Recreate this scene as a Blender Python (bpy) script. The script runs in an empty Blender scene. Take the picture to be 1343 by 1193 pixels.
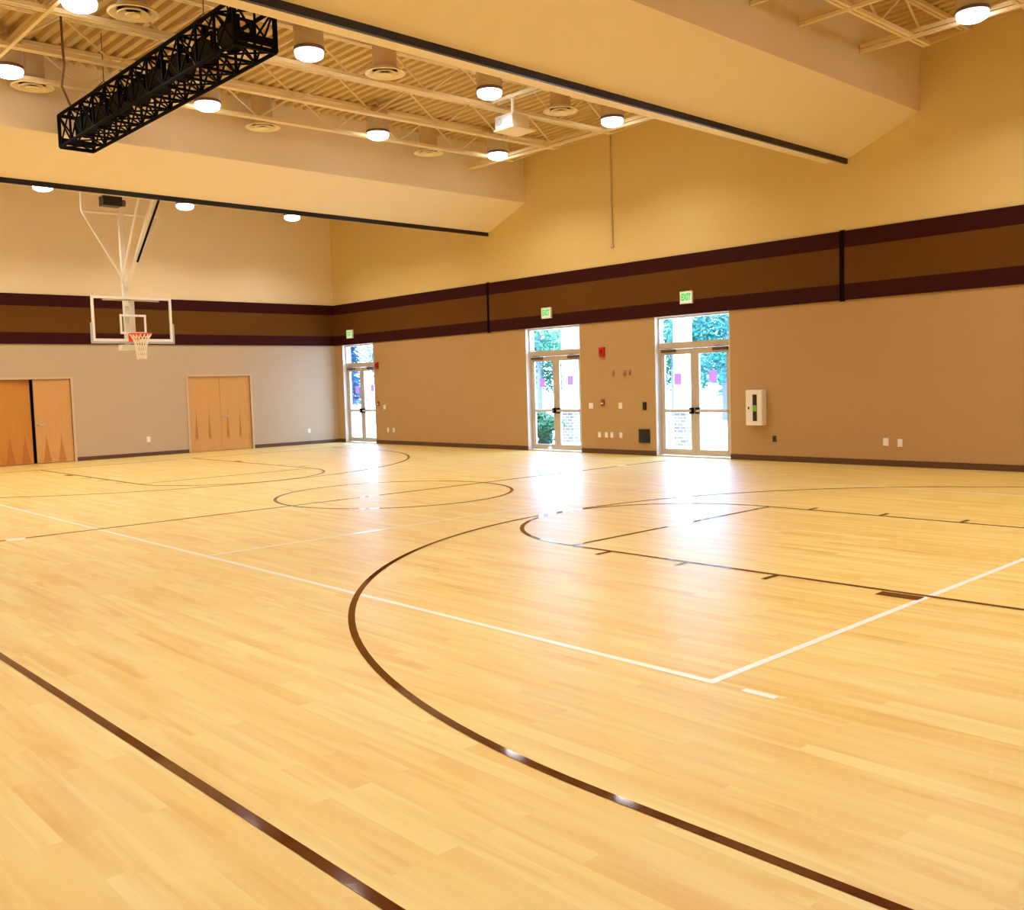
import bpy, bmesh, math, random
from mathutils import Vector, Matrix
random.seed(7)
SC = bpy.context.scene
COL = SC.collection

# ------------------------------------------------------------------ camera
F_PX = 1257.0
CAM_H = 1.65
vx = Vector((0.73162248, -0.07146331, 0.67795394)).normalized()
vy = Vector((-0.68108471, -0.03403969, 0.73141296)).normalized()
vz = -vx.cross(vy); vz.normalize()
if vz.y > 0: vz = -vz
vy = vz.cross(vx)
# rows vx, vy, vz: camera (right, down, forward) -> world
right = Vector((vx[0], vy[0], vz[0])); down = Vector((vx[1], vy[1], vz[1])); fwd = Vector((vx[2], vy[2], vz[2]))
cam_data = bpy.data.cameras.new('camera'); cam = bpy.data.objects.new('camera', cam_data); COL.objects.link(cam)
m = Matrix.Identity(4)
for i in range(3):
    m[i][0] = right[i]; m[i][1] = -down[i]; m[i][2] = -fwd[i]
m[2][3] = CAM_H
cam.matrix_world = m
cam_data.sensor_fit = 'HORIZONTAL'; cam_data.sensor_width = 36.0
cam_data.lens = F_PX * 36.0 / 1343.0
cam_data.clip_start = 0.05; cam_data.clip_end = 400
SC.camera = cam

# ------------------------------------------------------------------ light and exposure
SKY_STRENGTH = 13.0
SKY_COLOR = (0.32, 0.55, 1.0)
LAMP_W = 30.0
LAMP_COLOR = (1.0, 0.95, 0.86)
w = bpy.data.worlds.new('sky'); SC.world = w; w.use_nodes = True
bg = w.node_tree.nodes['Background']
bg.inputs[0].default_value = (*SKY_COLOR, 1); bg.inputs[1].default_value = SKY_STRENGTH
sun_d = bpy.data.lights.new('sun', 'SUN'); sun = bpy.data.objects.new('sun', sun_d); COL.objects.link(sun)
sun_d.energy = 5.0; sun_d.angle = 0.01; sun_d.color = (1.0, 0.95, 0.88)
sun.rotation_euler = Vector((0.18, -0.55, -0.85)).to_track_quat('-Z', 'Y').to_euler()
sun.location = (30, 30, 30)
SC.view_settings.view_transform = 'Standard'; SC.view_settings.look = 'None'
SC.view_settings.gamma = 1.0; SC.view_settings.use_curve_mapping = False
SC.view_settings.exposure = 0.72
SC.cycles.use_denoising = True
SC.cycles.max_bounces = 10; SC.cycles.diffuse_bounces = 5
SC.cycles.transparent_max_bounces = 24
SC.cycles.sample_clamp_indirect = 8.0

# ------------------------------------------------------------------ helpers
def lin(r, g, b):
    f = lambda c: (c/255/12.92) if c/255 <= 0.04045 else ((c/255+0.055)/1.055)**2.4
    return (f(r), f(g), f(b), 1.0)

MATS = {}
def mat(name, rgb, rough=0.6, metal=0.0, noise=0.0, scale=8.0, bump=0.0, spec=0.5, coat=0.0):
    m = bpy.data.materials.new(name); m.use_nodes = True
    nt = m.node_tree; b = nt.nodes['Principled BSDF']
    c = lin(*rgb)
    b.inputs['Base Color'].default_value = c
    b.inputs['Roughness'].default_value = rough; b.inputs['Metallic'].default_value = metal
    b.inputs['Specular IOR Level'].default_value = spec
    b.inputs['Coat Weight'].default_value = coat
    if noise or bump:
        tc = nt.nodes.new('ShaderNodeTexCoord')
        n = nt.nodes.new('ShaderNodeTexNoise'); n.inputs['Scale'].default_value = scale; n.inputs['Detail'].default_value = 4
        nt.links.new(tc.outputs['Object'], n.inputs['Vector'])
        if noise:
            mx = nt.nodes.new('ShaderNodeMix'); mx.data_type = 'RGBA'
            mx.inputs[6].default_value = tuple(v*(1-noise) for v in c[:3]) + (1,)
            mx.inputs[7].default_value = tuple(min(1, v*(1+noise)) for v in c[:3]) + (1,)
            nt.links.new(n.outputs['Fac'], mx.inputs[0]); nt.links.new(mx.outputs[2], b.inputs['Base Color'])
        if bump:
            bp = nt.nodes.new('ShaderNodeBump'); bp.inputs['Strength'].default_value = bump; bp.inputs['Distance'].default_value = 0.01
            nt.links.new(n.outputs['Fac'], bp.inputs['Height']); nt.links.new(bp.outputs['Normal'], b.inputs['Normal'])
    MATS[name] = m
    return m

class NT:
    """tiny node-building helper"""
    def __init__(s, m): s.m = m; s.t = m.node_tree
    def n(s, kind, **kw):
        x = s.t.nodes.new('ShaderNode'+kind)
        for k, v in kw.items(): setattr(x, k, v)
        return x
    def l(s, a, b): s.t.links.new(a, b)
    def math(s, op, a, b=None, clamp=False):
        x = s.n('Math', operation=op, use_clamp=clamp)
        for i, v in enumerate((a, b)):
            if v is None: continue
            if isinstance(v, (int, float)): x.inputs[i].default_value = v
            else: s.l(v, x.inputs[i])
        return x.outputs[0]
    def mix(s, fac, a, b, blend='MIX'):
        x = s.n('Mix', data_type='RGBA', blend_type=blend)
        for i, v in ((0, fac), (6, a), (7, b)):
            if isinstance(v, (int, float)): x.inputs[i].default_value = v
            elif isinstance(v, tuple): x.inputs[i].default_value = v
            else: s.l(v, x.inputs[i])
        return x.outputs[2]

class MB:
    """collects shapes; build() links them as ONE mesh object"""
    def __init__(s): s.b = bmesh.new(); s.mi = 0
    def _add(s, vs, fs):
        v = [s.b.verts.new(p) for p in vs]
        for f in fs:
            try:
                fc = s.b.faces.new([v[i] for i in f]); fc.material_index = s.mi
            except ValueError: pass
        return v
    def box(s, x0, x1, y0, y1, z0, z1, mi=None):
        if mi is not None: s.mi = mi
        s._add([(x, y, z) for x in (x0, x1) for y in (y0, y1) for z in (z0, z1)],
               [(0,1,3,2), (4,6,7,5), (0,4,5,1), (2,3,7,6), (0,2,6,4), (1,5,7,3)])
        return s
    def bar(s, a, b, wx, wz=None, up=(0,0,1)):
        """square bar from a to b"""
        wz = wz or wx
        a = Vector(a); b = Vector(b); d = (b-a).normalized(); u = Vector(up)
        if abs(d.dot(u)) > 0.98: u = Vector((1,0,0))
        r = d.cross(u).normalized()*wx/2; q = r.cross(d).normalized()*wz/2
        v = []
        for p in (a, b): v += [p-r-q, p+r-q, p+r+q, p-r+q]
        s._add(v, [(0,3,2,1), (4,5,6,7), (0,1,5,4), (1,2,6,5), (2,3,7,6), (3,0,4,7)])
        return s
    def tube(s, pts, r, n=8, closed=False, caps=True):
        pts = [Vector(p) for p in pts]; rings = []
        N = len(pts); prev = None
        for i, p in enumerate(pts):
            if closed: d = pts[(i+1) % N]-pts[i-1]
            else: d = pts[min(i+1, N-1)]-pts[max(i-1, 0)]
            d.normalize()
            if prev is None:
                u = Vector((0,0,1)) if abs(d.z) < 0.9 else Vector((1,0,0))
            else: u = prev
            a = (u-d*u.dot(d)).normalized(); prev = a; c = d.cross(a)
            rings.append([p+(a*math.cos(t)+c*math.sin(t))*r for t in [2*math.pi*k/n for k in range(n)]])
        vs = [q for R in rings for q in R]; fs = []
        for i in range(N if closed else N-1):
            j = (i+1) % N
            for k in range(n):
                fs.append((i*n+k, i*n+(k+1) % n, j*n+(k+1) % n, j*n+k))
        if caps and not closed:
            fs.append(tuple(range(n))[::-1]); fs.append(tuple((N-1)*n+k for k in range(n)))
        s._add(vs, fs); return s
    def lathe(s, prof, c=(0,0,0), n=24, axis=(0,0,1), cap=True):
        """profile of (radius, height) turned about the axis through c"""
        c = Vector(c); A = Vector(axis).normalized()
        u = Vector((1,0,0)) if abs(A.x) < 0.9 else Vector((0,1,0))
        u = (u-A*u.dot(A)).normalized(); v = A.cross(u)
        vs = []; fs = []
        for r, h in prof:
            for k in range(n):
                t = 2*math.pi*k/n
                vs.append(c+A*h+(u*math.cos(t)+v*math.sin(t))*max(r, 1e-4))
        for i in range(len(prof)-1):
            for k in range(n): fs.append((i*n+k, i*n+(k+1) % n, (i+1)*n+(k+1) % n, (i+1)*n+k))
        if cap:
            fs.append(tuple(range(n))[::-1]); fs.append(tuple((len(prof)-1)*n+k for k in range(n)))
        s._add(vs, fs); return s
    def prism(s, poly, a0, a1, axis='x'):
        """polygon in the plane across the axis, run along it"""
        k = len(poly)
        def P(p, t): return (t, p[0], p[1]) if axis == 'x' else ((p[0], t, p[1]) if axis == 'y' else (p[0], p[1], t))
        s._add([P(p, a0) for p in poly]+[P(p, a1) for p in poly],
               [tuple(range(k))[::-1], tuple(range(k, 2*k))]+[(i, (i+1) % k, k+(i+1) % k, k+i) for i in range(k)])
        return s
    def quad(s, *pts): s._add(pts, [tuple(range(len(pts)))]); return s
    def build(s, name, mats, parent=None, smooth=False, bevel=0.0):
        bmesh.ops.recalc_face_normals(s.b, faces=s.b.faces)
        me = bpy.data.meshes.new(name); s.b.to_mesh(me); s.b.free()
        if not isinstance(mats, (list, tuple)): mats = [mats]
        for m in mats: me.materials.append(m)
        o = bpy.data.objects.new(name, me); COL.objects.link(o)
        if smooth:
            for p in me.polygons: p.use_smooth = True
            try: me.set_sharp_from_angle(angle=math.radians(40))
            except Exception: pass
        if parent is not None:
            o.parent = parent
        if bevel:
            b = o.modifiers.new('bevel', 'BEVEL'); b.width = bevel; b.segments = 2; b.limit_method = 'ANGLE'
        return o

def tag(o, label=None, cat=None, group=None, kind=None):
    if label: o['label'] = label
    if cat: o['category'] = cat
    if group: o['group'] = group
    if kind: o['kind'] = kind
    return o
def struct(o, label=None):
    o['kind'] = 'structure'
    if label: o['label'] = label
    return o
def thing(name, label, cat, loc=(0,0,0), group=None):
    o = bpy.data.objects.new(name, None); COL.objects.link(o); o.location = loc; o.empty_display_size = 0.1
    return tag(o, label, cat, group)
def copy_tree(o, loc=None, label=None, parent=None):
    c = o.copy(); COL.objects.link(c)
    if parent is not None: c.parent = parent
    if loc is not None: c.location = loc
    if label: c['label'] = label
    for ch in list(o.children): copy_tree(ch, parent=c)
    return c

# ------------------------------------------------------------------ materials
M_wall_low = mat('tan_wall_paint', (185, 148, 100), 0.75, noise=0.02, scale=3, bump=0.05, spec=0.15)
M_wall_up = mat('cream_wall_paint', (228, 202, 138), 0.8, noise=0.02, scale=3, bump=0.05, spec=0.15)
M_wall_far = mat('pale_tan_far_wall', (191, 169, 138), 0.75, noise=0.02, scale=3, bump=0.05, spec=0.15)  # lower far wall, paler than the right wall's tan
M_farup = mat('cream_wall_whiter_light', (242, 223, 184), 0.8, noise=0.02, scale=3, spec=0.15)  # upper far wall: whiter light and haze put into a paler cream
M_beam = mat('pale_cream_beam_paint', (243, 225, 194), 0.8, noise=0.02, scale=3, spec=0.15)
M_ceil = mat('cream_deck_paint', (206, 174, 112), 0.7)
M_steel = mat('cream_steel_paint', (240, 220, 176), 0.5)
M_maroon = mat('maroon_band', (54, 10, 7), 0.7, noise=0.04, scale=5, spec=0.15)
M_ochre = mat('ochre_band', (99, 61, 11), 0.8, noise=0.05, scale=5, spec=0.15)
M_reveal = mat('dark_reveal', (28, 9, 6), 0.9, spec=0.05)
M_base = mat('brown_rubber_base', (90, 57, 31), 0.5)
M_alu = mat('beige_aluminium', (205, 188, 166), 0.35, metal=0.25)
M_white = mat('white_plastic', (240, 232, 220), 0.4)
M_whitem = mat('white_metal', (236, 226, 208), 0.4)
M_jamb = mat('white_jamb_paint', (228, 222, 212), 0.5)
M_black = mat('black_metal', (9, 6, 6), 0.8, spec=0.1)
M_blackg = mat('black_plastic', (30, 26, 26), 0.35)
M_track = mat('dark_track', (38, 30, 36), 0.4, metal=0.3)
M_chrome = mat('brushed_steel', (190, 185, 175), 0.3, metal=0.9)
M_grey = mat('grey_padding', (178, 176, 180), 0.6)
M_red = mat('red_plastic', (196, 26, 18), 0.4)
M_redbr = mat('red_brown_plastic', (150, 66, 34), 0.4)
M_tan = mat('tan_plastic', (158, 118, 76), 0.5)
M_orange = mat('orange_rim_paint', (226, 74, 24), 0.4)
M_net = mat('white_net_cord', (240, 225, 205), 0.8)
M_green = mat('green_lettering', (70, 190, 60), 0.5)
M_lime = mat('lime_label', (120, 190, 50), 0.5)
M_zinc = mat('pale_galvanised_duct', (214, 188, 150), 0.4, metal=0.2)
M_housing = mat('lamp_housing', (206, 186, 160), 0.4, metal=0.3)
M_trim = mat('lamp_trim_ring', (120, 96, 96), 0.4)
M_cable = mat('brown_cable', (120, 88, 60), 0.6)
M_wline = mat('white_court_paint', (253, 252, 248), 0.3, spec=0.8, coat=0.3)
M_bline = mat('brown_court_paint', (86, 36, 8), 0.06)
M_concrete = mat('pale_concrete', (214, 212, 208), 0.9, noise=0.06, scale=2)
M_stucco = mat('white_stucco', (236, 234, 226), 0.9)
M_stonecap = mat('stone_cap', (205, 200, 190), 0.8)
M_bark = mat('bark', (96, 92, 96), 0.9, noise=0.2, scale=12)
M_sign = mat('purple_notice_print', (196, 150, 204), 0.7)
M_paper = mat('white_paper', (240, 238, 244), 0.7)
M_dark = mat('unlit_dark', (34, 26, 20), 0.9)  # darkness of the closet and duct throats put into the colour

def leafmat(name, a, b):
    m = mat(name, a, 0.6); k = NT(m); B = m.node_tree.nodes['Principled BSDF']
    oi = k.n('TexCoord'); n = k.n('TexNoise'); n.inputs['Scale'].default_value = 2.0
    k.l(oi.outputs['Object'], n.inputs['Vector'])
    c = k.mix(n.outputs['Fac'], lin(*a), lin(*b)); k.l(c, B.inputs['Base Color'])
    return m
M_leaf = leafmat('blue_green_leaves', (10, 78, 72), (40, 120, 92))
M_leaf2 = leafmat('green_leaves', (14, 78, 44), (62, 122, 70))
M_needle = leafmat('blue_needles', (8, 62, 96), (30, 92, 118))
M_bush = leafmat('bush_leaves', (4, 62, 30), (24, 112, 34))

def glass(name, tint, refl=0.08):
    m = bpy.data.materials.new(name); m.use_nodes = True; k = NT(m); nt = m.node_tree
    nt.nodes.remove(nt.nodes['Principled BSDF'])
    t = k.n('BsdfTransparent'); t.inputs[0].default_value = (*tint, 1)
    g = k.n('BsdfGlossy'); g.inputs['Roughness'].default_value = 0.02
    mx = k.n('MixShader'); fr = k.n('LayerWeight'); fr.inputs[0].default_value = 0.25
    k.l(k.math('MULTIPLY', fr.outputs['Fresnel'], refl*4, True), mx.inputs[0]); k.l(t.outputs[0], mx.inputs[1]); k.l(g.outputs[0], mx.inputs[2])
    k.l(mx.outputs[0], nt.nodes['Material Output'].inputs[0]); return m
M_glass = glass('door_glass', (0.95, 0.98, 1.0))
M_bglass = glass('backboard_glass', (0.96, 0.97, 0.95), 0.1)

def emit(name, rgb, s):
    m = bpy.data.materials.new(name); m.use_nodes = True; k = NT(m); nt = m.node_tree
    nt.nodes.remove(nt.nodes['Principled BSDF'])
    e = k.n('Emission'); e.inputs[0].default_value = (*rgb, 1); e.inputs[1].default_value = s
    k.l(e.outputs[0], nt.nodes['Material Output'].inputs[0]); return m
M_lens = emit('lit_lens', (1.0, 0.97, 0.95), 6.0)
M_screen = mat('pale_blue_panel', (214, 220, 240), 0.4)

M_exitface = emit('lit_exit_face', (1.0, 0.92, 0.62), 0.55)
M_green = emit('lit_green_letters', (0.10, 0.52, 0.08), 0.9)
M_sign = bpy.data.materials.new('translucent_purple_notice'); M_sign.use_nodes = True
def translucent(m, rgb):
    k = NT(m); nt = m.node_tree; B = nt.nodes['Principled BSDF']; B.inputs['Base Color'].default_value = lin(*rgb)
    t = k.n('BsdfTranslucent'); t.inputs[0].default_value = lin(*rgb); a = k.n('MixShader'); a.inputs[0].default_value = 0.5
    k.l(B.outputs[0], a.inputs[1]); k.l(t.outputs[0], a.inputs[2]); k.l(a.outputs[0], nt.nodes['Material Output'].inputs[0])
translucent(M_sign, (206, 160, 214))
M_sheet = bpy.data.materials.new('translucent_white_sheet'); M_sheet.use_nodes = True; translucent(M_sheet, (240, 238, 248))
def floor_mat():
    m = mat('wood_plank_floor', (245, 200, 130), 0.41); k = NT(m); B = m.node_tree.nodes['Principled BSDF']
    tc = k.n('TexCoord'); mp = k.n('Mapping'); mp.inputs['Rotation'].default_value = (0, 0, math.radians(90))
    k.l(tc.outputs['Object'], mp.inputs[0])
    br = k.n('TexBrick'); br.offset = 0.37; br.offset_frequency = 2
    for nm, v in (('Scale', 1.0), ('Mortar Size', 0.0012), ('Mortar Smooth', 0.3), ('Bias', 0.0), ('Brick Width', 1.1), ('Row Height', 0.10)):
        br.inputs[nm].default_value = v
    br.inputs['Color1'].default_value = (0, 0, 0, 1); br.inputs['Color2'].default_value = (1, 1, 1, 1); br.inputs['Mortar'].default_value = (0.4, 0.4, 0.4, 1)
    k.l(mp.outputs[0], br.inputs['Vector'])
    # long grain
    mp2 = k.n('Mapping'); mp2.inputs['Scale'].default_value = (10.0, 0.9, 1); k.l(tc.outputs['Object'], mp2.inputs[0])
    add = k.n('VectorMath', operation='MULTIPLY_ADD'); k.l(br.outputs['Color'], add.inputs[0]); add.inputs[1].default_value = (37, 53, 11); k.l(mp2.outputs[0], add.inputs[2])
    g = k.n('TexNoise'); g.inputs['Scale'].default_value = 1.0; g.inputs['Detail'].default_value = 5; g.inputs['Distortion'].default_value = 0.6
    k.l(add.outputs[0], g.inputs['Vector'])
    mp3 = k.n('Mapping'); mp3.inputs['Scale'].default_value = (5.0, 0.7, 1); k.l(tc.outputs['Object'], mp3.inputs[0])
    g2 = k.n('TexNoise'); g2.inputs['Scale'].default_value = 1.0; g2.inputs['Detail'].default_value = 3; k.l(mp3.outputs[0], g2.inputs['Vector'])
    ca = k.mix(br.outputs['Color'], lin(*FLOOR_A), lin(*FLOOR_B))
    gr = k.n('MapRange'); gr.inputs[1].default_value = 0.42; gr.inputs[2].default_value = 0.72; k.l(g.outputs['Fac'], gr.inputs[0])
    cb = k.mix(k.math('MULTIPLY', gr.outputs[0], 0.8), ca, lin(*FLOOR_C))
    gr2 = k.n('MapRange'); gr2.inputs[1].default_value = 0.4; gr2.inputs[2].default_value = 0.7; k.l(g2.outputs['Fac'], gr2.inputs[0])
    cc = k.mix(k.math('MULTIPLY', gr2.outputs[0], 0.5), cb, lin(*FLOOR_D))
    k.l(cc, B.inputs['Base Color'])
    B.inputs['Specular IOR Level'].default_value = 1.0
    B.inputs['Coat Weight'].default_value = 0.55; B.inputs['Coat Roughness'].default_value = 0.36
    return m
FLOOR_A = (237, 214, 129); FLOOR_B = (226, 189, 87); FLOOR_C = (210, 158, 46); FLOOR_D = (235, 216, 143)
M_floor = floor_mat()

def door_wood(name, base, dark, centres, hw, zb, zt):
    m = mat(name, base, 0.4); k = NT(m); B = m.node_tree.nodes['Principled BSDF']
    tc = k.n('TexCoord'); sp = k.n('SeparateXYZ'); k.l(tc.outputs['Object'], sp.inputs[0])
    mp = k.n('Mapping'); mp.inputs['Scale'].default_value = (9, 9, 0.8); k.l(tc.outputs['Object'], mp.inputs[0])
    n = k.n('TexNoise'); n.inputs['Scale'].default_value = 1.5; n.inputs['Detail'].default_value = 4; k.l(mp.outputs[0], n.inputs['Vector'])
    x = k.math('ADD', sp.outputs['X'], k.math('MULTIPLY', k.math('SUBTRACT', n.outputs['Fac'], 0.5), 0.03))
    t = k.math('DIVIDE', k.math('SUBTRACT', zt, sp.outputs['Z']), zt-zb)        # 1 at the foot, 0 at the tip
    tot = None
    for c in centres:
        d = k.math('ABSOLUTE', k.math('SUBTRACT', x, c))
        wdt = k.math('MULTIPLY', k.math('POWER', k.math('MAXIMUM', t, 0.0), 1.3), hw)
        q = k.math('DIVIDE', k.math('SUBTRACT', wdt, d), 0.018, True)
        tot = q if tot is None else k.math('MAXIMUM', tot, q)
    cut = k.math('DIVIDE', k.math('SUBTRACT', sp.outputs['Z'], zb-0.05), 0.12, True)
    tot = k.math('MULTIPLY', tot, cut)
    c0 = k.mix(n.outputs['Fac'], lin(*base), lin(*[v*0.93 for v in base]))
    cc = k.mix(k.math('MULTIPLY', tot, 0.8), c0, lin(*dark))
    k.l(cc, B.inputs['Base Color']); return m
M_doorA = door_wood('veneer_spires_low', (212, 159, 88), (177, 107, 35), (0.24, 0.60), 0.115, 0.0, 0.85)
M_doorA2 = door_wood('veneer_spires_ajar_light', (200, 132, 28), (175, 96, 11), (0.30, 0.66), 0.13, 0.0, 0.85)  # ajar leaf: the different light it faces is put into the orange
M_doorB = door_wood('veneer_spires_thin', (214, 159, 82), (160, 100, 35), (0.20, 0.58), 0.055, 0.36, 1.55)

def stone_mat():
    m = mat('stacked_stone', (200, 190, 175), 0.9); k = NT(m); B = m.node_tree.nodes['Principled BSDF']
    tc = k.n('TexCoord'); sp = k.n('SeparateXYZ'); k.l(tc.outputs['Object'], sp.inputs[0])
    cb = k.n('CombineXYZ'); k.l(k.math('ADD', sp.outputs['X'], sp.outputs['Y']), cb.inputs[0]); k.l(sp.outputs['Z'], cb.inputs[1])
    br = k.n('TexBrick'); k.l(cb.outputs[0], br.inputs['Vector'])
    for nm, v in (('Scale', 1.0), ('Mortar Size', 0.012), ('Brick Width', 0.2), ('Row Height', 0.085)): br.inputs[nm].default_value = v
    br.inputs['Color1'].default_value = lin(128, 118, 104); br.inputs['Color2'].default_value = lin(92, 88, 90); br.inputs['Mortar'].default_value = lin(170, 164, 154)
    k.l(br.outputs['Color'], B.inputs['Base Color']); return m
M_stone = stone_mat()

# ------------------------------------------------------------------ room shell
XR, YF, XL, YN = 16.47, 25.74, -4.0, -3.5
DECK = 7.22
BZ0, BZ1, BZ2, BZ3 = 3.00, 3.29, 3.94, 4.24      # the coloured band
DOORS = [('door_1', 15.34, 17.16), ('door_2', 11.22, 13.13), ('door_3', 23.69, 25.34)]
DH = 3.0

floor = struct(MB().box(XL-0.3, XR+0.35, YN-0.3, YF+0.3, -0.2, 0.0).build('floor', M_floor), 'pale yellow wood plank sports floor with court lines')

mb = MB()
cuts = sorted([(a, b) for _, a, b in DOORS]); y = YN-0.3
for a, b in cuts:
    mb.box(XR, XR+0.3, y, a, 0, DH); y = b
mb.box(XR, XR+0.3, y, YF+0.3, 0, DH)
mb.box(XR, XR+0.3, YN-0.3, YF+0.3, DH, 3.6)
mb.box(XR, XR+0.3, YN-0.3, YF+0.3, 3.6, DECK+0.3, mi=1)
struct(mb.build('wall_right', [M_wall_low, M_wall_up]))
# far wall with the opening behind the ajar storage door
OA = (6.70, 8.50); OB = (11.63, 13.51); OH = 2.12
mb = MB()
mb.box(XL-0.3, OA[0], YF, YF+0.25, 0, OH); mb.box(OA[1], OB[0], YF, YF+0.25, 0, OH); mb.box(OB[1], XR, YF, YF+0.25, 0, OH)
mb.box(XL-0.3, XR, YF, YF+0.25, OH, 3.6); mb.box(XL-0.3, XR, YF, YF+0.25, 3.6, DECK+0.3, mi=1)
struct(mb.build('wall_far', [M_wall_far, M_farup]))
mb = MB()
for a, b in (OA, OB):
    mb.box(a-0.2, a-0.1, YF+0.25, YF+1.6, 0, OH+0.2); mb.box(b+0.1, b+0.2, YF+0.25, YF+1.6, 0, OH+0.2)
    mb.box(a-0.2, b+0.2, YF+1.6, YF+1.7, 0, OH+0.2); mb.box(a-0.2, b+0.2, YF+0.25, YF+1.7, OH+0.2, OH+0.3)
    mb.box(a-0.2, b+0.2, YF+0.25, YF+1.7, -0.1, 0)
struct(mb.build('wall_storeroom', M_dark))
mb = MB(); mb.box(XL-0.3, XL, YN-0.3, YF+0.3, 0, 3.6); mb.box(XL-0.3, XL, YN-0.3, YF+0.3, 3.6, DECK+0.3, mi=1)
struct(mb.build('wall_left', [M_wall_low, M_wall_up]))
mb = MB(); mb.box(XL, XR, YN-0.3, YN, 0, 3.6); mb.box(XL, XR, YN-0.3, YN, 3.6, DECK+0.3, mi=1)
struct(mb.build('wall_near', [M_wall_low, M_wall_up]))

# corrugated steel deck, flutes along Y
mb = MB(); pitch = 0.2; x = XL-0.2; prof = []
while x < XR+0.2:
    prof += [(x, DECK), (x+0.09, DECK), (x+0.115, DECK+0.07), (x+0.175, DECK+0.07)]
    x += pitch
prof += [(x, DECK), (x, DECK+0.25), (XL-0.2, DECK+0.25)]
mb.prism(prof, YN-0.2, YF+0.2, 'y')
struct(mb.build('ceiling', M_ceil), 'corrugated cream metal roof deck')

# boxed beams with a sloped underside
def beam(y0, y1, lip, zl, zu, name):
    mb = MB().prism([(y0, DECK+0.05), (y0, zu), (y1, zl), (y1+lip, zl), (y1+lip, DECK+0.05)], XL, XR, 'x')
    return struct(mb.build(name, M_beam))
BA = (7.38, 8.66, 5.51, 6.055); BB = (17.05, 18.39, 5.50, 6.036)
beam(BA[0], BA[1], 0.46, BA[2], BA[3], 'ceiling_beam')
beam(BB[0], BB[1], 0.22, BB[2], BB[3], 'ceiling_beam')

# coloured wall bands, right wall in three runs with dark reveals between
n = [0]
def trim(mb, mats, label=None):
    n[0] += 1
    return struct(mb.build('trim_%d' % n[0], mats), label)
def band_mb(kind, a0, a1, d):
    mb = MB()
    for z0, z1, mi in ((BZ0, BZ1, 0), (BZ1, BZ2, 1), (BZ2, BZ3, 0)):
        if kind == 'x': mb.box(XR-d, XR, a0, a1, z0, z1, mi)
        elif kind == 'far': mb.box(a0, a1, YF-d, YF, z0, z1, mi)
        elif kind == 'left': mb.box(XL, XL+d, a0, a1, z0, z1, mi)
        else: mb.box(a0, a1, YN, YN+d, z0, z1, mi)
    return mb
J1, J2 = 18.48, 8.775
for a, b in ((J1+0.05, YF-0.03), (J2+0.05, J1-0.05), (YN+0.03, J2-0.05)):
    trim(band_mb('x', a, b, 0.03), [M_maroon, M_ochre])
for j in (J1, J2): trim(MB().box(XR-0.02, XR, j-0.05, j+0.05, BZ0-0.02, BZ3+0.02), M_reveal)
trim(band_mb('far', XL+0.03, XR, 0.03), [M_maroon, M_ochre])
trim(band_mb('left', YN, YF, 0.03), [M_maroon, M_ochre])
trim(band_mb('near', XL+0.03, XR, 0.03), [M_maroon, M_ochre])

# baseboards
mb = MB(); y = YN
for a, b in cuts: mb.box(XR-0.015, XR, y, a-0.0, 0, 0.11); y = b
mb.box(XR-0.015, XR, y, YF-0.015, 0, 0.11)
struct(mb.build('baseboard_right', M_base))
mb = MB(); x = XL
for a, b in (OA, OB): mb.box(x, a-0.06, YF-0.015, YF, 0, 0.10); x = b+0.06
mb.box(x, XR, YF-0.015, YF, 0, 0.10)
struct(mb.build('baseboard_far', M_base))

# ------------------------------------------------------------------ court lines (paint on the floor)
CX, HY = 8.80, 12.21
LW = 0.05
def line(name, m, segs, z, wdt=LW):
    mb = MB()
    for s in segs:
        if s[0] == 'L':
            _, x0, y0, x1, y1 = s[:5]; ww = s[5] if len(s) > 5 else wdt
            d = Vector((x1-x0, y1-y0)).normalized(); p = Vector((-d.y, d.x))*ww/2
            mb.quad((x0-p.x, y0-p.y, z), (x1-p.x, y1-p.y, z), (x1+p.x, y1+p.y, z), (x0+p.x, y0+p.y, z))
        else:
            _, cx, cy, r, a0, a1 = s
            N = max(24, int(abs(a1-a0)/2))
            for i in range(N):
                t0 = math.radians(a0+(a1-a0)*i/N); t1 = math.radians(a0+(a1-a0)*(i+1)/N)
                mb.quad(*[(cx+q*math.cos(t), cy+q*math.sin(t), z) for q, t in ((r-wdt/2, t0), (r+wdt/2, t0), (r+wdt/2, t1), (r-wdt/2, t1))])
    return mb.build(name, m, floor)
ZB, ZW = 0.0022, 0.0012
VX0, VX1, VY0, VY1 = 4.254, 13.346, 3.04, 21.38
SL, SR, BL0, BL1 = 1.683, 15.90, 0.92, 23.50
line('volleyball_boundary_line', M_wline, [('L', VX0, VY0+0.025, VX0, VY1-0.025), ('L', VX1, VY0+0.025, VX1, VY1-0.025), ('L', VX0-0.025, VY0, VX1+0.025, VY0), ('L', VX0-0.025, VY1, VX1+0.025, VY1)], ZW)
for yy in (HY-3.0, HY+3.0): line('volleyball_attack_line', M_wline, [('L', VX0+0.025, yy, VX1-0.025, yy)], ZW)
for xx in (VX0, VX1):
    for y0, y1 in ((VY0-0.40, VY0-0.2), (VY1+0.2, VY1+0.40)): line('service_mark', M_wline, [('L', xx, y0, xx, y1)], ZW)
line('basketball_boundary_line', M_bline, [('L', SL, BL0+0.025, SL, BL1-0.025), ('L', SL-0.025, BL0, SR, BL0), ('L', SL-0.025, BL1, SR, BL1)], ZB)
line('half_court_line', M_bline, [('L', SL, HY, SR, HY)], ZB)
line('centre_circle', M_bline, [('A', CX, HY, 1.83, 0, 360)], ZB+0.0003)
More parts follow.
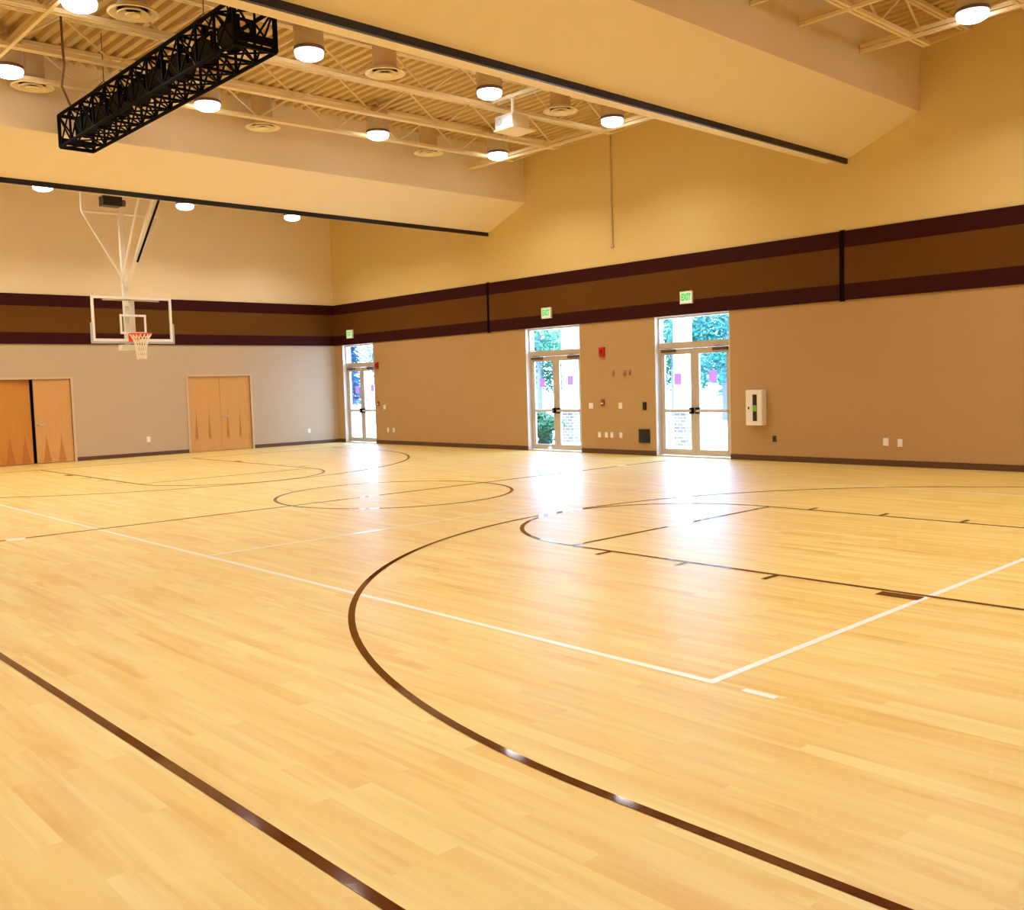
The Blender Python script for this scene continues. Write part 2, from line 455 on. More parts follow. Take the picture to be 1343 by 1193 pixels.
for sgn, by, bl in ((1, 2.52, BL0), (-1, 2*HY-2.52, BL1)):
    ft = by+sgn*4.15
    line('three_point_line', M_bline, [('L', CX-6.02, bl, CX-6.02, by), ('L', CX+6.02, bl, CX+6.02, by), ('A', CX, by, 6.02, 0, sgn*180)], ZB+0.0003)
    line('free_throw_circle', M_bline, [('A', CX, ft, 1.83, 0, sgn*180)], ZB+0.0006)
    segs = [('L', CX-1.805, ft, CX+1.805, ft)]
    for s in (-1, 1): segs.append(('L', CX+s*1.83, bl, CX+s*1.83, ft))
    line('free_throw_lane', M_bline, segs, ZB+0.0003)
    segs = []
    for s in (-1, 1):
        xa = CX+s*1.855
        segs.append(('L', xa+s*0.09, bl+sgn*2.13, xa+s*0.09, bl+sgn*2.45, 0.13))
        for d in (3.38, 4.30, 5.21): segs.append(('L', xa, bl+sgn*d, xa+s*0.2, bl+sgn*d))
    line('lane_marks', M_bline, segs, ZB+0.0006)

for xx, lab in ((3.30, 'small pale floor plate over the volleyball post socket on the half court line'), (14.2, 'small pale floor plate near the right end of the half court line')):
    t = tag(MB().lathe([(0.11, 0.0), (0.11, 0.004), (0.10, 0.007)], (0, 0, 0), 24).build('floor_plate', M_whitem), lab, 'floor plate', 'volleyball floor plates')
    t.location = (xx, HY-0.04, 0.0)

# ------------------------------------------------------------------ glazed double doors in the right wall
def glazed_door(name, y0, y1, label):
    d = bpy.data.objects.new(name, None); COL.objects.link(d); d.location = (XR, (y0+y1)/2, 0); struct(d, label)
    W = (y1-y0)/2; a = 0.12; b = 0.20; J = 0.055
    mb = MB()
    for s in (-1, 1): mb.box(a-0.02, b, *(sorted((s*W, s*(W-J)))), 0, DH)
    mb.box(a-0.02, b, -W+J, W-J, DH-0.05, DH); mb.box(a-0.02, b, -W+J, W-J, 2.30, 2.44); mb.box(0.0, b, -W, W, 0, 0.02)
    mb.build('door_frame', M_alu, d)
    mb = MB()
    for s in (-1, 1): mb.box(0, a-0.02, *(sorted((s*W, s*(W-0.012)))), 0.02, DH)
    mb.box(0, a-0.02, -W+0.012, W-0.012, DH-0.012, DH)
    mb.build('jamb_lining', M_jamb, d)
    MB().box(0.155, 0.163, -W+J, W-J, 2.44, DH-0.05).build('transom_pane', M_glass, d)
    for s in (1, -1):
        lo, hi = sorted((s*0.004, s*(W-J-0.004))); st = 0.105
        mb = MB(); mb.box(a, a+0.045, lo, lo+st, 0.03, 2.295); mb.box(a, a+0.045, hi-st, hi, 0.03, 2.295)
        mb.box(a, a+0.045, lo+st, hi-st, 0.03, 0.16); mb.box(a, a+0.045, lo+st, hi-st, 2.18, 2.295); mb.box(a, a+0.045, lo+st, hi-st, 0.95, 1.02)
        lf = mb.build('door_leaf', M_alu, d)
        MB().box(a+0.018, a+0.026, lo+st, hi-st, 0.16, 0.95).build('lower_pane', M_glass, lf)
        MB().box(a+0.018, a+0.026, lo+st, hi-st, 1.02, 2.18).build('upper_pane', M_glass, lf)
        mb = MB().box(a-0.075, a-0.035, lo+0.06, hi-0.06, 0.955, 1.005)
        mb.box(a-0.035, a, lo+0.06, lo+0.1, 0.96, 1.0); mb.box(a-0.035, a, hi-0.1, hi-0.06, 0.96, 1.0)
        mb.build('panic_bar', M_alu, lf, bevel=0.004)
        yy = s*0.075
        MB().box(a-0.06, a, min(yy-0.045, yy+0.045), max(yy-0.045, yy+0.045), 0.92, 1.05).build('latch_case', M_black, lf, bevel=0.006)
        mb = MB(); h = s*(W-J-0.06)
        mb.box(a-0.06, a-0.0, *sorted((h, h-s*0.36)), 2.225, 2.295); mb.bar((a-0.05, h-s*0.3, 2.31), (a-0.10, h-s*0.12, 2.31), 0.025, 0.015)
        mb.build('door_closer', M_closer, d, bevel=0.006)
    return d
M_closer = mat('bronze_closer', (104, 84, 62), 0.4, metal=0.4)
glazed_door('door_1', 15.34, 17.16, 'glazed double door with shrub and stone column outside, in the middle')
glazed_door('door_2', 11.22, 13.13, 'largest glazed double door, beside the extinguisher cabinet')
glazed_door('door_3', 23.69, 25.34, 'glazed double door in the far corner of the hall')

# ------------------------------------------------------------------ wooden double doors in the far wall
def wood_leaf(width, m, parent, x, y, rot, handle_side, hinge_right, hm=True):
    lf = MB().box(0.0, width, 0, 0.045, 0.012, OH-0.006).build('door_leaf', m, parent)
    lf.location = (x, y, 0); lf.rotation_euler = (0, 0, rot)
    if hm:
        hx = 0.08 if handle_side == 'left' else width-0.08; sg = 1 if handle_side == 'left' else -1
        mb = MB().lathe([(0.03, 0), (0.03, 0.012)], (hx, 0, 0.98), 16, (0, -1, 0)); mb.tube([(hx, -0.012, 0.98), (hx, -0.05, 0.98), (hx+sg*0.13, -0.05, 0.98)], 0.011)
        mb.build('lever_handle', M_chrome, lf, smooth=True)
    mb = MB(); hx = width-0.006 if hinge_right else -0.006
    for z in (0.25, 1.05, 1.85): mb.lathe([(0.009, -0.05), (0.009, 0.05)], (hx+0.004, -0.008, z), 10)
    mb.build('hinges', M_chrome, lf)
    return lf
def wood_frame(a, b, parent):
    mb = MB()
    for x0, x1 in ((a-0.06, a), (b, b+0.06)): mb.box(x0, x1, -0.02, 0.2, 0, OH+0.05)
    mb.box(a, b, -0.02, 0.2, OH, OH+0.05)
    return mb.build('door_frame', M_dframe, parent)
M_dframe = mat('tan_frame_paint', (205, 176, 138), 0.5)
for nm, (a, b), lab in (('door_4', OA, 'wooden double door under the hoop with a dark gap between its leaves'), ('door_5', OB, 'closed wooden double door right of the hoop')):
    d = bpy.data.objects.new(nm, None); COL.objects.link(d); d.location = ((a+b)/2, YF, 0); struct(d, lab)
    wood_frame(a-d.location.x, b-d.location.x, d); W = (b-a)/2
    if nm == 'door_4':
        wood_leaf(W-0.055, M_doorA2, d, -W+0.004, 0.03, math.radians(5), 'right', False, False)
        wood_leaf(W-0.012, M_doorA, d, 0.008, 0.02, 0, 'left', True)
    else:
        wood_leaf(W-0.006, M_doorB, d, -W+0.003, 0.02, 0, 'right', False, False)
        wood_leaf(W-0.006, M_doorB, d, 0.003, 0.02, 0, 'left', True)

# ------------------------------------------------------------------ exit signs
def text_mesh(name, s, size, m, parent, loc, rot, extr=0.002):
    cu = bpy.data.curves.new(name, 'FONT'); cu.body = s; cu.size = size; cu.align_x = 'CENTER'; cu.align_y = 'CENTER'; cu.extrude = extr; cu.offset = 0.012
    o = bpy.data.objects.new(name, cu); COL.objects.link(o); bpy.context.view_layer.update()
    me = bpy.data.meshes.new_from_object(o.evaluated_get(bpy.context.evaluated_depsgraph_get()))
    bpy.data.objects.remove(o); bpy.data.curves.remove(cu)
    me.materials.clear(); me.materials.append(m)
    o = bpy.data.objects.new(name, me); COL.objects.link(o); o.parent = parent; o.location = loc; o.rotation_euler = rot
    return o
def exit_sign(y, z, label):
    t = thing('exit_sign', label, 'exit sign', (XR-0.03, y, z), 'green exit signs over the glazed doors')
    MB().box(-0.05, 0, -0.16, 0.16, -0.13, 0.13).build('housing', M_whitem, t, bevel=0.006)
    MB().box(-0.0515, -0.05, -0.14, 0.14, -0.11, 0.11).build('lit_face', M_exitface, t)
    text_mesh('exit_lettering', 'EXIT', 0.19, M_green, t, (-0.052, 0, 0), (math.pi/2, 0, -math.pi/2)).scale = (0.62, 1.0, 1.0)
    return t
exit_sign(16.345, 3.325, 'green exit sign over the glazed door with the shrub outside')
exit_sign(12.225, 3.345, 'green exit sign over the glazed door next to the extinguisher cabinet')
exit_sign(24.80, 3.31, 'small green exit sign over the glazed door in the far corner')

# ------------------------------------------------------------------ small devices on the walls
def wall_box(name, label, cat, y, z, wy, hz, dep, m, group=None, far_x=None, sub=None):
    if far_x is None: t = thing(name, label, cat, (XR, y, z), group); f = lambda mb, p0, p1, a0, a1, z0, z1: mb.box(-p1, -p0, a0, a1, z0, z1)
    else: t = thing(name, label, cat, (far_x, YF, z), group); f = lambda mb, p0, p1, a0, a1, z0, z1: mb.box(a0, a1, -p1, -p0, z0, z1)
    mb = MB(); f(mb, 0, dep, -wy/2, wy/2, -hz/2, hz/2); mb.build('cover_plate', m, t, bevel=0.003)
    mb = MB()
    if sub == 'outlet':
        for s in (-1, 1): f(mb, dep, dep+0.004, -0.018, 0.018, s*0.02-0.014, s*0.02+0.014)
        mb.build('socket', M_paper, t)
    elif sub == 'switch':
        f(mb, dep, dep+0.012, -0.012, 0.012, -0.03, 0.03); mb.build('switch_rocker', M_paper, t)
    elif sub == 'alarm':
        f(mb, dep, dep+0.03, -0.035, 0.035, -0.02, 0.05); mb.build('strobe_lens', M_strobe, t, bevel=0.005)
        mb = MB(); f(mb, dep, dep+0.006, -0.05, 0.05, -0.085, -0.04); mb.build('sounder_grille', M_redbr, t)
    elif sub == 'pull':
        f(mb, dep, dep+0.015, -0.03, 0.03, -0.03, 0.0); mb.build('pull_lever', M_paper, t)
    elif sub == 'hook':
        f(mb, dep, dep+0.02, -0.012, 0.012, -0.04, 0.0); mb.build('hook', M_tan, t)
    elif sub == 'grille':
        for k in range(7): f(mb, dep, dep+0.006, -wy/2+0.03, wy/2-0.03, -hz/2+0.035+k*0.035, -hz/2+0.05+k*0.035)
        mb.build('grille', M_blackg, t)
    elif sub == 'reader':
        f(mb, dep, dep+0.008, -0.02, 0.02, -0.01, 0.04); mb.build('keypad', M_blackg, t)
    return t
M_strobe = mat('red_strobe_lens', (168, 20, 14), 0.2)
wall_box('fire_alarm', 'red fire alarm strobe high on the wall between the two nearer glazed doors', 'fire alarm', 14.64, 2.32, 0.15, 0.22, 0.05, M_red, 'red fire alarms', sub='alarm')
wall_box('fire_alarm', 'red fire alarm strobe beside the far corner glazed door', 'fire alarm', 23.50, 2.32, 0.15, 0.2, 0.05, M_red, 'red fire alarms', sub='alarm')
wall_box('fire_pull_station', 'small red-brown fire pull station below the alarm between glazed doors', 'fire pull station', 14.65, 1.17, 0.09, 0.15, 0.04, M_redbr, 'fire pull stations', sub='pull')
wall_box('fire_pull_station', 'small dark fire pull station beside the far corner door', 'fire pull station', 23.50, 1.19, 0.08, 0.13, 0.04, M_redbr, 'fire pull stations', sub='pull')
hk = 'tan wall hooks between the glazed doors'
wall_box('wall_hook', 'lone small tan wall hook, nearest the shrub door', 'hook', 14.32, 1.83, 0.06, 0.13, 0.02, M_tan, hk, sub='hook')
wall_box('wall_hook', 'middle small tan wall hook of the three in a row', 'hook', 13.99, 1.83, 0.08, 0.13, 0.02, M_tan, hk, sub='hook')
wall_box('wall_hook', 'small tan wall hook of the close pair, nearer the extinguisher cabinet', 'hook', 13.84, 1.83, 0.05, 0.13, 0.02, M_tan, hk, sub='hook')
sw = 'white switch plates on the right wall'
wall_box('switch_plate', 'white switch plate right beside the shrub door jamb', 'switch', 15.02, 1.10, 0.13, 0.13, 0.012, M_white, sw, sub='switch')
wall_box('switch_plate', 'white switch plate midway between the two nearer glazed doors', 'switch', 14.13, 1.10, 0.10, 0.14, 0.012, M_white, sw, sub='switch')
wall_box('switch_plate', 'small white switch plate beside the far corner glazed door', 'switch', 23.21, 1.09, 0.11, 0.13, 0.012, M_white, sw, sub='switch')
wall_box('card_reader', 'narrow black card reader above the dark floor speaker box', 'card reader', 13.43, 1.09, 0.09, 0.17, 0.03, M_blackg, sub='reader')
ol = 'white outlets low on the right wall'
for y, lab in ((14.78, 'first white outlet from the shrub door in the low row of four'), (14.57, 'second white outlet from the shrub door in the low row of four'),
               (14.40, 'third white outlet from the shrub door in the low row of four'), (14.13, 'white outlet set apart at the dark box end of the low row')):
    wall_box('outlet', lab, 'outlet', y, 0.435, 0.085, 0.13, 0.012, M_white, ol, sub='outlet')
wall_box('outlet', 'white outlet on the blank right wall, the one nearer the extinguisher cabinet', 'outlet', 7.96, 0.43, 0.10, 0.14, 0.012, M_white, ol, sub='outlet')
wall_box('outlet', 'white outlet on the blank right wall, the one farther from the extinguisher cabinet', 'outlet', 7.70, 0.42, 0.09, 0.14, 0.012, M_white, ol, sub='outlet')
wall_box('outlet', 'white outlet low beside the far corner door, the one closer to it', 'outlet', 23.07, 0.42, 0.09, 0.13, 0.012, M_white, ol, sub='outlet')
wall_box('outlet', 'white outlet low beside the far corner door, the one farther from it', 'outlet', 22.79, 0.42, 0.09, 0.13, 0.012, M_white, ol, sub='outlet')
M_tandk = mat('dark_brown_plastic', (86, 58, 36), 0.5)
t = wall_box('outlet', 'small dark brown outlet below and right of the extinguisher cabinet', 'outlet', 10.21, 0.44, 0.085, 0.12, 0.012, M_tandk)
MB().box(-0.016, -0.012, -0.018, 0.018, -0.034, 0.034).build('socket', M_blackg, t)
wall_box('outlet', 'white outlet low on the far wall under the hoop', 'outlet', 0, 0.45, 0.10, 0.15, 0.012, M_white, 'outlets on the far wall', far_x=10.44, sub='outlet')
wall_box('outlet', 'white outlet low on the far wall near the corner door', 'outlet', 0, 0.41, 0.09, 0.13, 0.012, M_white, 'outlets on the far wall', far_x=15.41, sub='outlet')
wall_box('vent_grille', 'square black grille box low on the wall left of the largest glazed door', 'vent grille', 13.45, 0.43, 0.29, 0.30, 0.04, M_blackg, sub='grille')

# extinguisher cabinet
t = thing('extinguisher_cabinet', 'white fire extinguisher cabinet with a narrow dark window on right wall', 'extinguisher cabinet', (XR, 10.575, 0.70))
MB().box(-0.14, 0, -0.19, 0.19, 0, 0.70).build('cabinet_body', M_whitem, t, bevel=0.008)
dr = MB().box(-0.16, -0.14, -0.18, 0.18, 0.01, 0.69).build('door', M_white, t, bevel=0.004)
MB().box(-0.164, -0.16, -0.075, 0.02, 0.09, 0.61).build('window_slot', M_blackg, dr)
MB().box(-0.168, -0.164, -0.065, 0.01, 0.28, 0.40).build('green_tag', M_lime, dr)['label'] = 'lime green tag'
mb = MB(); mb.box(-0.168, -0.164, -0.06, 0.005, 0.42, 0.57); mb.box(-0.168, -0.164, -0.06, 0.005, 0.12, 0.26)
MB().box(-0.175, -0.16, 0.10, 0.125, 0.32, 0.37).build('lock', M_tandk, dr, bevel=0.003)

# conduit on the upper right wall
t = tag(MB().tube([(0, 0, 0), (0, 0, 2.6)], 0.02, 10).box(-0.03, 0.02, -0.04, 0.04, -0.08, 0.0).build('conduit', M_zinc, smooth=False), 'thin vertical conduit pipe on the upper right wall', 'conduit')
t.location = (XR-0.022, 14.26, 4.70)

# door stop between the leaves of the shrub door
t = thing('door_stop', 'small white door stop at the foot of the shrub door', 'door stop', (XR-0.05, 16.36, 0))
MB().lathe([(0.055, 0), (0.06, 0.03), (0.05, 0.10), (0.03, 0.12)], (0, 0, 0), 20).build('stop_body', M_paper, t, smooth=True)
MB().lathe([(0.03, 0.12), (0.03, 0.16), (0.015, 0.17)], (0, 0, 0), 16).build('cap', M_grey, t, smooth=True)

# notices on the door glass
nt_ = 'pale purple notices taped to the door glass'
for y, z, s, sheet, lab in ((16.74, 1.66, 1.0, 0, 'purple notice on the left leaf of the shrub door'), (15.80, 1.70, 1.0, 1, 'purple notice with white sheet below on the right leaf of the shrub door'),
                     (12.63, 1.66, 1.1, 0, 'purple notice on the left leaf of the largest glazed door'), (11.73, 1.70, 1.1, 1, 'purple notice with white sheet below on the right leaf of the largest door'),
                     (24.80, 1.62, 1.0, 0, 'faint purple notice on the left leaf of the far corner door'), (24.0, 1.66, 1.0, 0, 'faint purple notice on the right leaf of the far corner door')):
    t = thing('door_notice', lab, 'notice', (XR+0.134, y, z), nt_)
    MB().box(-0.001, 0.0, -0.09*s, 0.09*s, -0.11*s, 0.11*s).build('notice_sheet', M_sign, t)
    mb = MB()
    for k in range(3): mb.box(-0.002, -0.001, -0.06*s, 0.06*s, 0.06*s-k*0.06-0.012, 0.06*s-k*0.06+0.012)
    if sheet: MB().box(-0.001, 0.0, -0.12*s, 0.12*s, -0.42*s, -0.13*s).build('lower_sheet', M_sheet, t)

# ------------------------------------------------------------------ ceiling steelwork
def joist(y, y2, label, x0=XL, x1=15.0, grp='open web steel roof joists'):
    """bottom chord runs from (x0,y) to (x1,y2)"""
    zb, zt = 6.63, DECK-0.04
    t = thing('roof_joist', label, 'roof joist', (x0, y, zb), grp); L = x1-x0; k = (y2-y)/L
    P = lambda x, z, o=0: (x, k*x+o, z)
    mb = MB()
    for o in (-0.035, 0.035): mb.bar(P(0, 0, o), P(L, 0, o), 0.05, 0.055)
    mb.build('bottom_chord', M_steel, t)
    Lt = XR-x0
    mb = MB()
    for o in (-0.035, 0.035): mb.bar(P(0, zt-zb, o), P(Lt, zt-zb, o), 0.05, 0.06)
    mb.build('top_chord', M_steel, t)
    mb = MB(); N = int(L/0.75); st = L/N
    for i in range(N):
        a, b = (0, zt-zb) if i % 2 else (zt-zb, 0)
        mb.tube([P(i*st, a), P((i+1)*st, b)], 0.018, 6)
    mb.tube([P(L, 0), P(Lt, zt-zb)], 0.018, 6)
    mb.build('web_lattice', M_steel, t)
    return t
# mid bay: measured slight skew
joist(13.55, 12.94, 'roof joist between the two lamp rows, the one nearest the front beam')
joist(15.26, 14.53, 'roof joist in the middle bay, directly past the truss')
joist(16.72, 15.88, 'roof joist closest to the second beam and the far lamp row')
joist(11.85, 11.40, 'roof joist half hidden just behind the front beam')
joist(6.80, 6.60, 'roof joist on the near side of the front beam')
joist(5.20, 5.02, 'roof joist overhead, second on the near side of the front beam')
for y in (20.9, 22.6, 24.6): joist(y, y-0.35, {20.9: 'roof joist in the far bay, just past the second beam', 22.6: 'roof joist above the hoop frame', 24.6: 'roof joist closest to the far wall'}[y])

def bridging(x, y0, y1, z, label):
    t = tag(MB().bar((0, 0, 0), (0, y1-y0, 0), 0.05, 0.05).bar((0, 0, 0.08), (0, y1-y0, 0.08), 0.02, 0.06).build('bridging_bar', M_steel), label, 'steel bar', 'bridging bars between roof joists')
    t.location = (x, y0, z); return t
bridging(14.68, 9.30, 17.04, 6.60, 'bridging bar across the joist ends by the right wall, middle bay')
bridging(4.4, 9.30, 17.04, 6.62, 'bridging bar across the middle bay joists beside the truss')
bridging(14.40, -3.4, 7.37, 6.60, 'bridging bar meeting the front beam nearest the right wall')
bridging(12.61, -3.4, 7.37, 6.60, 'bridging bar meeting the front beam, second from the right wall')
bridging(11.40, -3.4, 7.37, 6.60, 'bridging bar meeting the front beam, third from the right wall')

# curtain tracks under the beams
def track(y, z, label):
    t = thing('curtain_track', label, 'track', (XL, y, z), 'dark tracks under the beams')
    L = XR-XL-0.02
    MB().box(0, L, 0, 0.05, -0.09, 0).build('track_rail', M_track, t)
    MB().box(0, L, 0.05, 0.14, -0.05, 0).build('track_flange', M_track2, t)
    return t
M_track2 = mat('purple_grey_track', (66, 56, 72), 0.35, metal=0.2)
track(BA[1], BA[2], 'long dark track along the underside of the front beam')
track(BB[1], BB[2], 'long dark track along the underside of the second beam')

# ------------------------------------------------------------------ lamps
def make_lamp(label):
    t = thing('ceiling_lamp', label, 'ceiling lamp', (0, 0, 0), 'round ceiling lamps')
    MB().lathe([(0.0, 0.62), (0.03, 0.60), (0.20, 0.50), (0.22, 0.44), (0.22, 0.14), (0.21, 0.12)], (0, 0, 0), 28).build('housing', M_housing, t, smooth=True)
    MB().lathe([(0.20, 0.125), (0.226, 0.12), (0.226, 0.075), (0.20, 0.07)], (0, 0, 0), 28, cap=False).build('trim_ring', M_trim, t, smooth=True)
    MB().lathe([(0.205, 0.10), (0.212, 0.05), (0.20, 0.0), (0.14, -0.035), (0.06, -0.05), (0.0, -0.052)], (0, 0, 0), 28).build('lens', M_lens, t, smooth=True)
    MB().tube([(0, 0, 0.6), (0, 0, DECK-6.50)], 0.015, 8).build('stem', M_steel, t)
    ld = bpy.data.lights.new('lamp_light', 'AREA'); ld.shape = 'DISK'; ld.size = 0.36; ld.spread = math.radians(140); ld.energy = LAMP_W; ld.color = LAMP_COLOR
    lo = bpy.data.objects.new('lamp_light', ld); COL.objects.link(lo); lo.parent = t; lo.location = (0, 0, -0.06)
    return t
lamp0 = None
ordw = ['first', 'second', 'third', 'fourth']
spots = []
for i, (x, y) in enumerate(((14.23, 12.27), (11.19, 12.37), (7.80, 12.55), (4.60, 12.72))):
    spots.append((x, y, 'round ceiling lamp, %s from the right wall in the row behind the front beam' % ordw[i]))
for i, (x, y) in enumerate(((14.28, 15.58), (11.24, 15.71), (7.78, 15.84), (4.66, 15.97))):
    spots.append((x, y, 'round ceiling lamp, %s from the right wall in the row before the second beam' % ordw[i]))
spots.append((14.17, 5.60, 'round ceiling lamp on the near side of the front beam, by the right wall'))
for i, (x, y) in enumerate(((13.75, 23.35), (10.75, 23.4), (7.27, 23.0))):
    spots.append((x, y, ['round ceiling lamp past the second beam, nearest the corner', 'round ceiling lamp past the second beam, right of the hoop frame', 'round ceiling lamp past the second beam, left of the hoop frame'][i]))
hid = 'unseen round ceiling lamp of the same kind, added for its light'  # unseen lamps carry the grid on, added for the light they give
for x in (1.4, -1.8): spots += [(x, 12.8, hid), (x, 16.1, hid), (x, 23.1, hid), (x, 20.6, hid)]
for x in (11.2, 7.8, 4.6, 1.4, -1.8): spots += [(x, 5.6, hid)]
for x in (13.75, 10.75, 7.27, 4.4): spots += [(x, 20.6, hid)]
spots += [(4.4, 23.1, hid)] + [(x, -1.0, hid) for x in (14.2, 11.2, 7.8)]
for x in (14.2, 11.2, 7.8, 4.6, 1.4): spots += [(x, 2.3, hid)]
LAMPS = []
for x, y, lab in spots:
    z = 6.30 if y > 20 else 6.54
    if lamp0 is None: lamp0 = make_lamp(lab); lamp0.location = (x, y, z); LAMPS.append(lamp0)
    else: LAMPS.append(copy_tree(lamp0, (x, y, z), lab))

# air diffusers on round ducts
def make_diffuser(label):
    t = thing('air_diffuser', label, 'air diffuser', (0, 0, 0), 'round ceiling air diffusers')
    MB().lathe([(0.19, 0.05), (0.19, DECK-6.62)], (0, 0, 0), 28, cap=False).build('duct', M_zinc, t, smooth=True)
    MB().lathe([(0.19, 0.09), (0.31, 0.02), (0.32, 0.0), (0.29, -0.005), (0.2, 0.05)], (0, 0, 0), 32, cap=False).build('outer_cone', M_steel, t, smooth=True)
    MB().lathe([(0.11, 0.06), (0.20, -0.005), (0.19, -0.015), (0.10, 0.04)], (0, 0, 0), 28, cap=False).build('middle_cone', M_steel, t, smooth=True)
    MB().lathe([(0.0, 0.03), (0.10, -0.015), (0.09, -0.025), (0.0, 0.0)], (0, 0, 0), 24, cap=False).build('inner_cone', M_steel, t, smooth=True)
    MB().lathe([(0.186, 0.07), (0.186, 0.075)], (0, 0, 0), 24).build('throat', M_dark, t)
    return t
df0 = None
for x, y, lab in ((12.99, 12.44, 'round air diffuser nearest the right wall in the row behind the front beam'), (9.24, 12.66, 'round air diffuser to the right of the black truss'),
                  (5.26, 12.68, 'large looking round air diffuser above the black truss'), (12.99, 16.35, 'round air diffuser nearest the right wall before the second beam'),
                  (9.24, 16.60, 'round air diffuser before the second beam, second from the right wall'), (5.19, 16.60, 'round air diffuser above the far end of the truss'),
                  (12.4, 23.5, 'round air diffuser past the second beam, by the corner lamp')):
    if df0 is None: df0 = make_diffuser(lab); df0.location = (x, y, 6.60)
    else: copy_tree(df0, (x, y, 6.60), lab)

# ------------------------------------------------------------------ black lighting truss
TX0, TX1, TY0, TY1, TZ0, TZ1 = 5.57, 6.10, 10.56, 16.62, 5.72, 6.22
t = thing('lighting_truss', 'long black box truss hung under the ceiling', 'truss', ((TX0+TX1)/2, TY0, TZ0))
tw, tl, th = (TX1-TX0)/2, TY1-TY0, TZ1-TZ0
for sx in (-1, 1):
    for z in (0, th): MB().tube([(sx*tw, 0, z), (sx*tw, tl, z)], 0.026, 8).build('chord', M_black, t)
N = 12; st = tl/N
def face(name, f):
    mb = MB()
    for i in range(N+1): mb.bar(f(0, i*st), f(1, i*st), 0.03)
    for i in range(N):
        mb.bar(f(0, i*st), f(0.5, (i+0.5)*st), 0.02); mb.bar(f(0.5, (i+0.5)*st), f(1, (i+1)*st), 0.02)
        mb.bar(f(1, i*st), f(0.5, (i+0.5)*st), 0.02); mb.bar(f(0.5, (i+0.5)*st), f(0, (i+1)*st), 0.02)
    return mb.build(name, M_black, t)
face('side_lattice', lambda u, y: (-tw, y, u*th)); face('side_lattice', lambda u, y: (tw, y, u*th))
face('bottom_lattice', lambda u, y: (-tw+2*tw*u, y, 0)); 
mb = MB()
for i in range(N+1): mb.bar((-tw, i*st, th), (tw, i*st, th), 0.03)
for i in range(N): mb.bar((-tw if i % 2 else tw, i*st, th), (tw if i % 2 else -tw, (i+1)*st, th), 0.02)
mb.build('top_lattice', M_black, t)
for y in (0, tl):
    mb = MB()
    for sx in (-1, 1): mb.bar((sx*tw, y, 0), (sx*tw, y, th), 0.045)
    for z in (0, th): mb.bar((-tw, y, z), (tw, y, z), 0.05)
    mb.bar((-tw, y, th*0.2), (tw, y, th*0.2), 0.02, 0.10)
    mb.bar((-tw, y, th), (0, y, th*0.22), 0.022); mb.bar((tw, y, th), (0, y, th*0.22), 0.022); mb.bar((0, y, th), (0, y, th*0.22), 0.022)
    mb.build('end_frame', M_black, t)
for y in (1.3, tl-1.3):
    mb = MB(); mb.tube([(-tw, y, th), (0, y, th+0.28), (tw, y, th)], 0.012, 6); mb.tube([(0, y, th+0.28), (0, y, DECK-TZ0)], 0.008, 6)
    mb.build('sling', M_cable, t)

def make_par(label):
    t = thing('stage_light', label, 'stage light', (0, 0, 0), 'stage lights inside the truss')
    MB().lathe([(0.05, 0.27), (0.13, 0.22), (0.155, 0.12), (0.17, 0.0), (0.175, -0.17), (0.165, -0.17), (0.16, 0.0)], (0, 0, 0), 20, (0.35, 0.75, 0.35)).build('can', M_black, t, smooth=True)
    MB().lathe([(0.16, -0.06), (0.16, -0.05)], (0, 0, 0), 20, (0.35, 0.75, 0.35)).build('lens', M_blackg, t)
    mb = MB(); mb.bar((0, -0.2, 0), (0, -0.2, 0.2), 0.03, 0.03); mb.bar((0, 0.2, 0), (0, 0.2, 0.2), 0.03, 0.03); mb.bar((0, -0.215, 0.2), (0, 0.215, 0.2), 0.04, 0.03)
    mb.build('yoke', M_black, t)
    mb = MB(); mb.box(-0.03, 0.03, -0.03, 0.03, 0.2, 0.30); mb.tube([(-0.04, -0.05, 0.26), (-0.06, -0.05, 0.34), (0, -0.05, 0.40), (0.06, -0.05, 0.34)], 0.012, 6)
    mb.build('clamp', M_black, t)
    return t
p0 = None
labs = ['black stage light in the truss end nearest the camera'] + ['black stage light, %s from the near end of the truss' % q for q in ('second', 'third', 'fourth')] + ['black stage light, %s from the far end of the truss' % q for q in ('fourth', 'third', 'second')] + ['black stage light at the far end of the truss']
for k in range(8):
    loc = (TX0+0.24, TY0+0.55+k*0.71, TZ0+0.27)
    if p0 is None: p0 = make_par(labs[k]); p0.location = loc
    else: copy_tree(p0, loc, labs[k])
cab = MB().tube([(5.02, 14.64, 7.1), (5.02, 14.64, 6.6), (5.05, 14.7, 6.45), (5.2, 15.3, 6.3), (5.5, 15.9, 6.24), (5.62, 16.1, 6.23)], 0.018, 8)
tag(cab.build('power_cable', M_cable, smooth=True), 'thin brown cable hanging from a joist down to the truss', 'cable')

# ------------------------------------------------------------------ ceiling projector on a pole
t = thing('projector', 'white projector hung on a short pole from the ceiling steel', 'projector', (11.92, 12.62, 6.15))
MB().box(-0.20, 0.22, -0.22, 0.22, 0.0, 0.22).build('projector_body', M_whitem, t, bevel=0.012)
MB().box(-0.21, 0.36, -0.26, 0.25, -0.03, 0.0).build('tray', M_steel, t)
MB().box(-0.208, -0.20, -0.20, 0.20, 0.02, 0.20).build('front_panel', M_screen, t)
MB().lathe([(0.05, 0), (0.055, 0.02), (0.04, 0.025)], (-0.208, 0.08, 0.11), 16, (-1, 0, 0)).build('projector_lens', M_grey, t)
MB().box(0.22, 0.23, -0.16, 0.14, 0.03, 0.17).build('rear_vent', M_closer, t)
MB().tube([(-0.15, -0.20, 0.20), (-0.15, -0.20, 0.46)], 0.028, 10).build('pole', M_whitem, t)
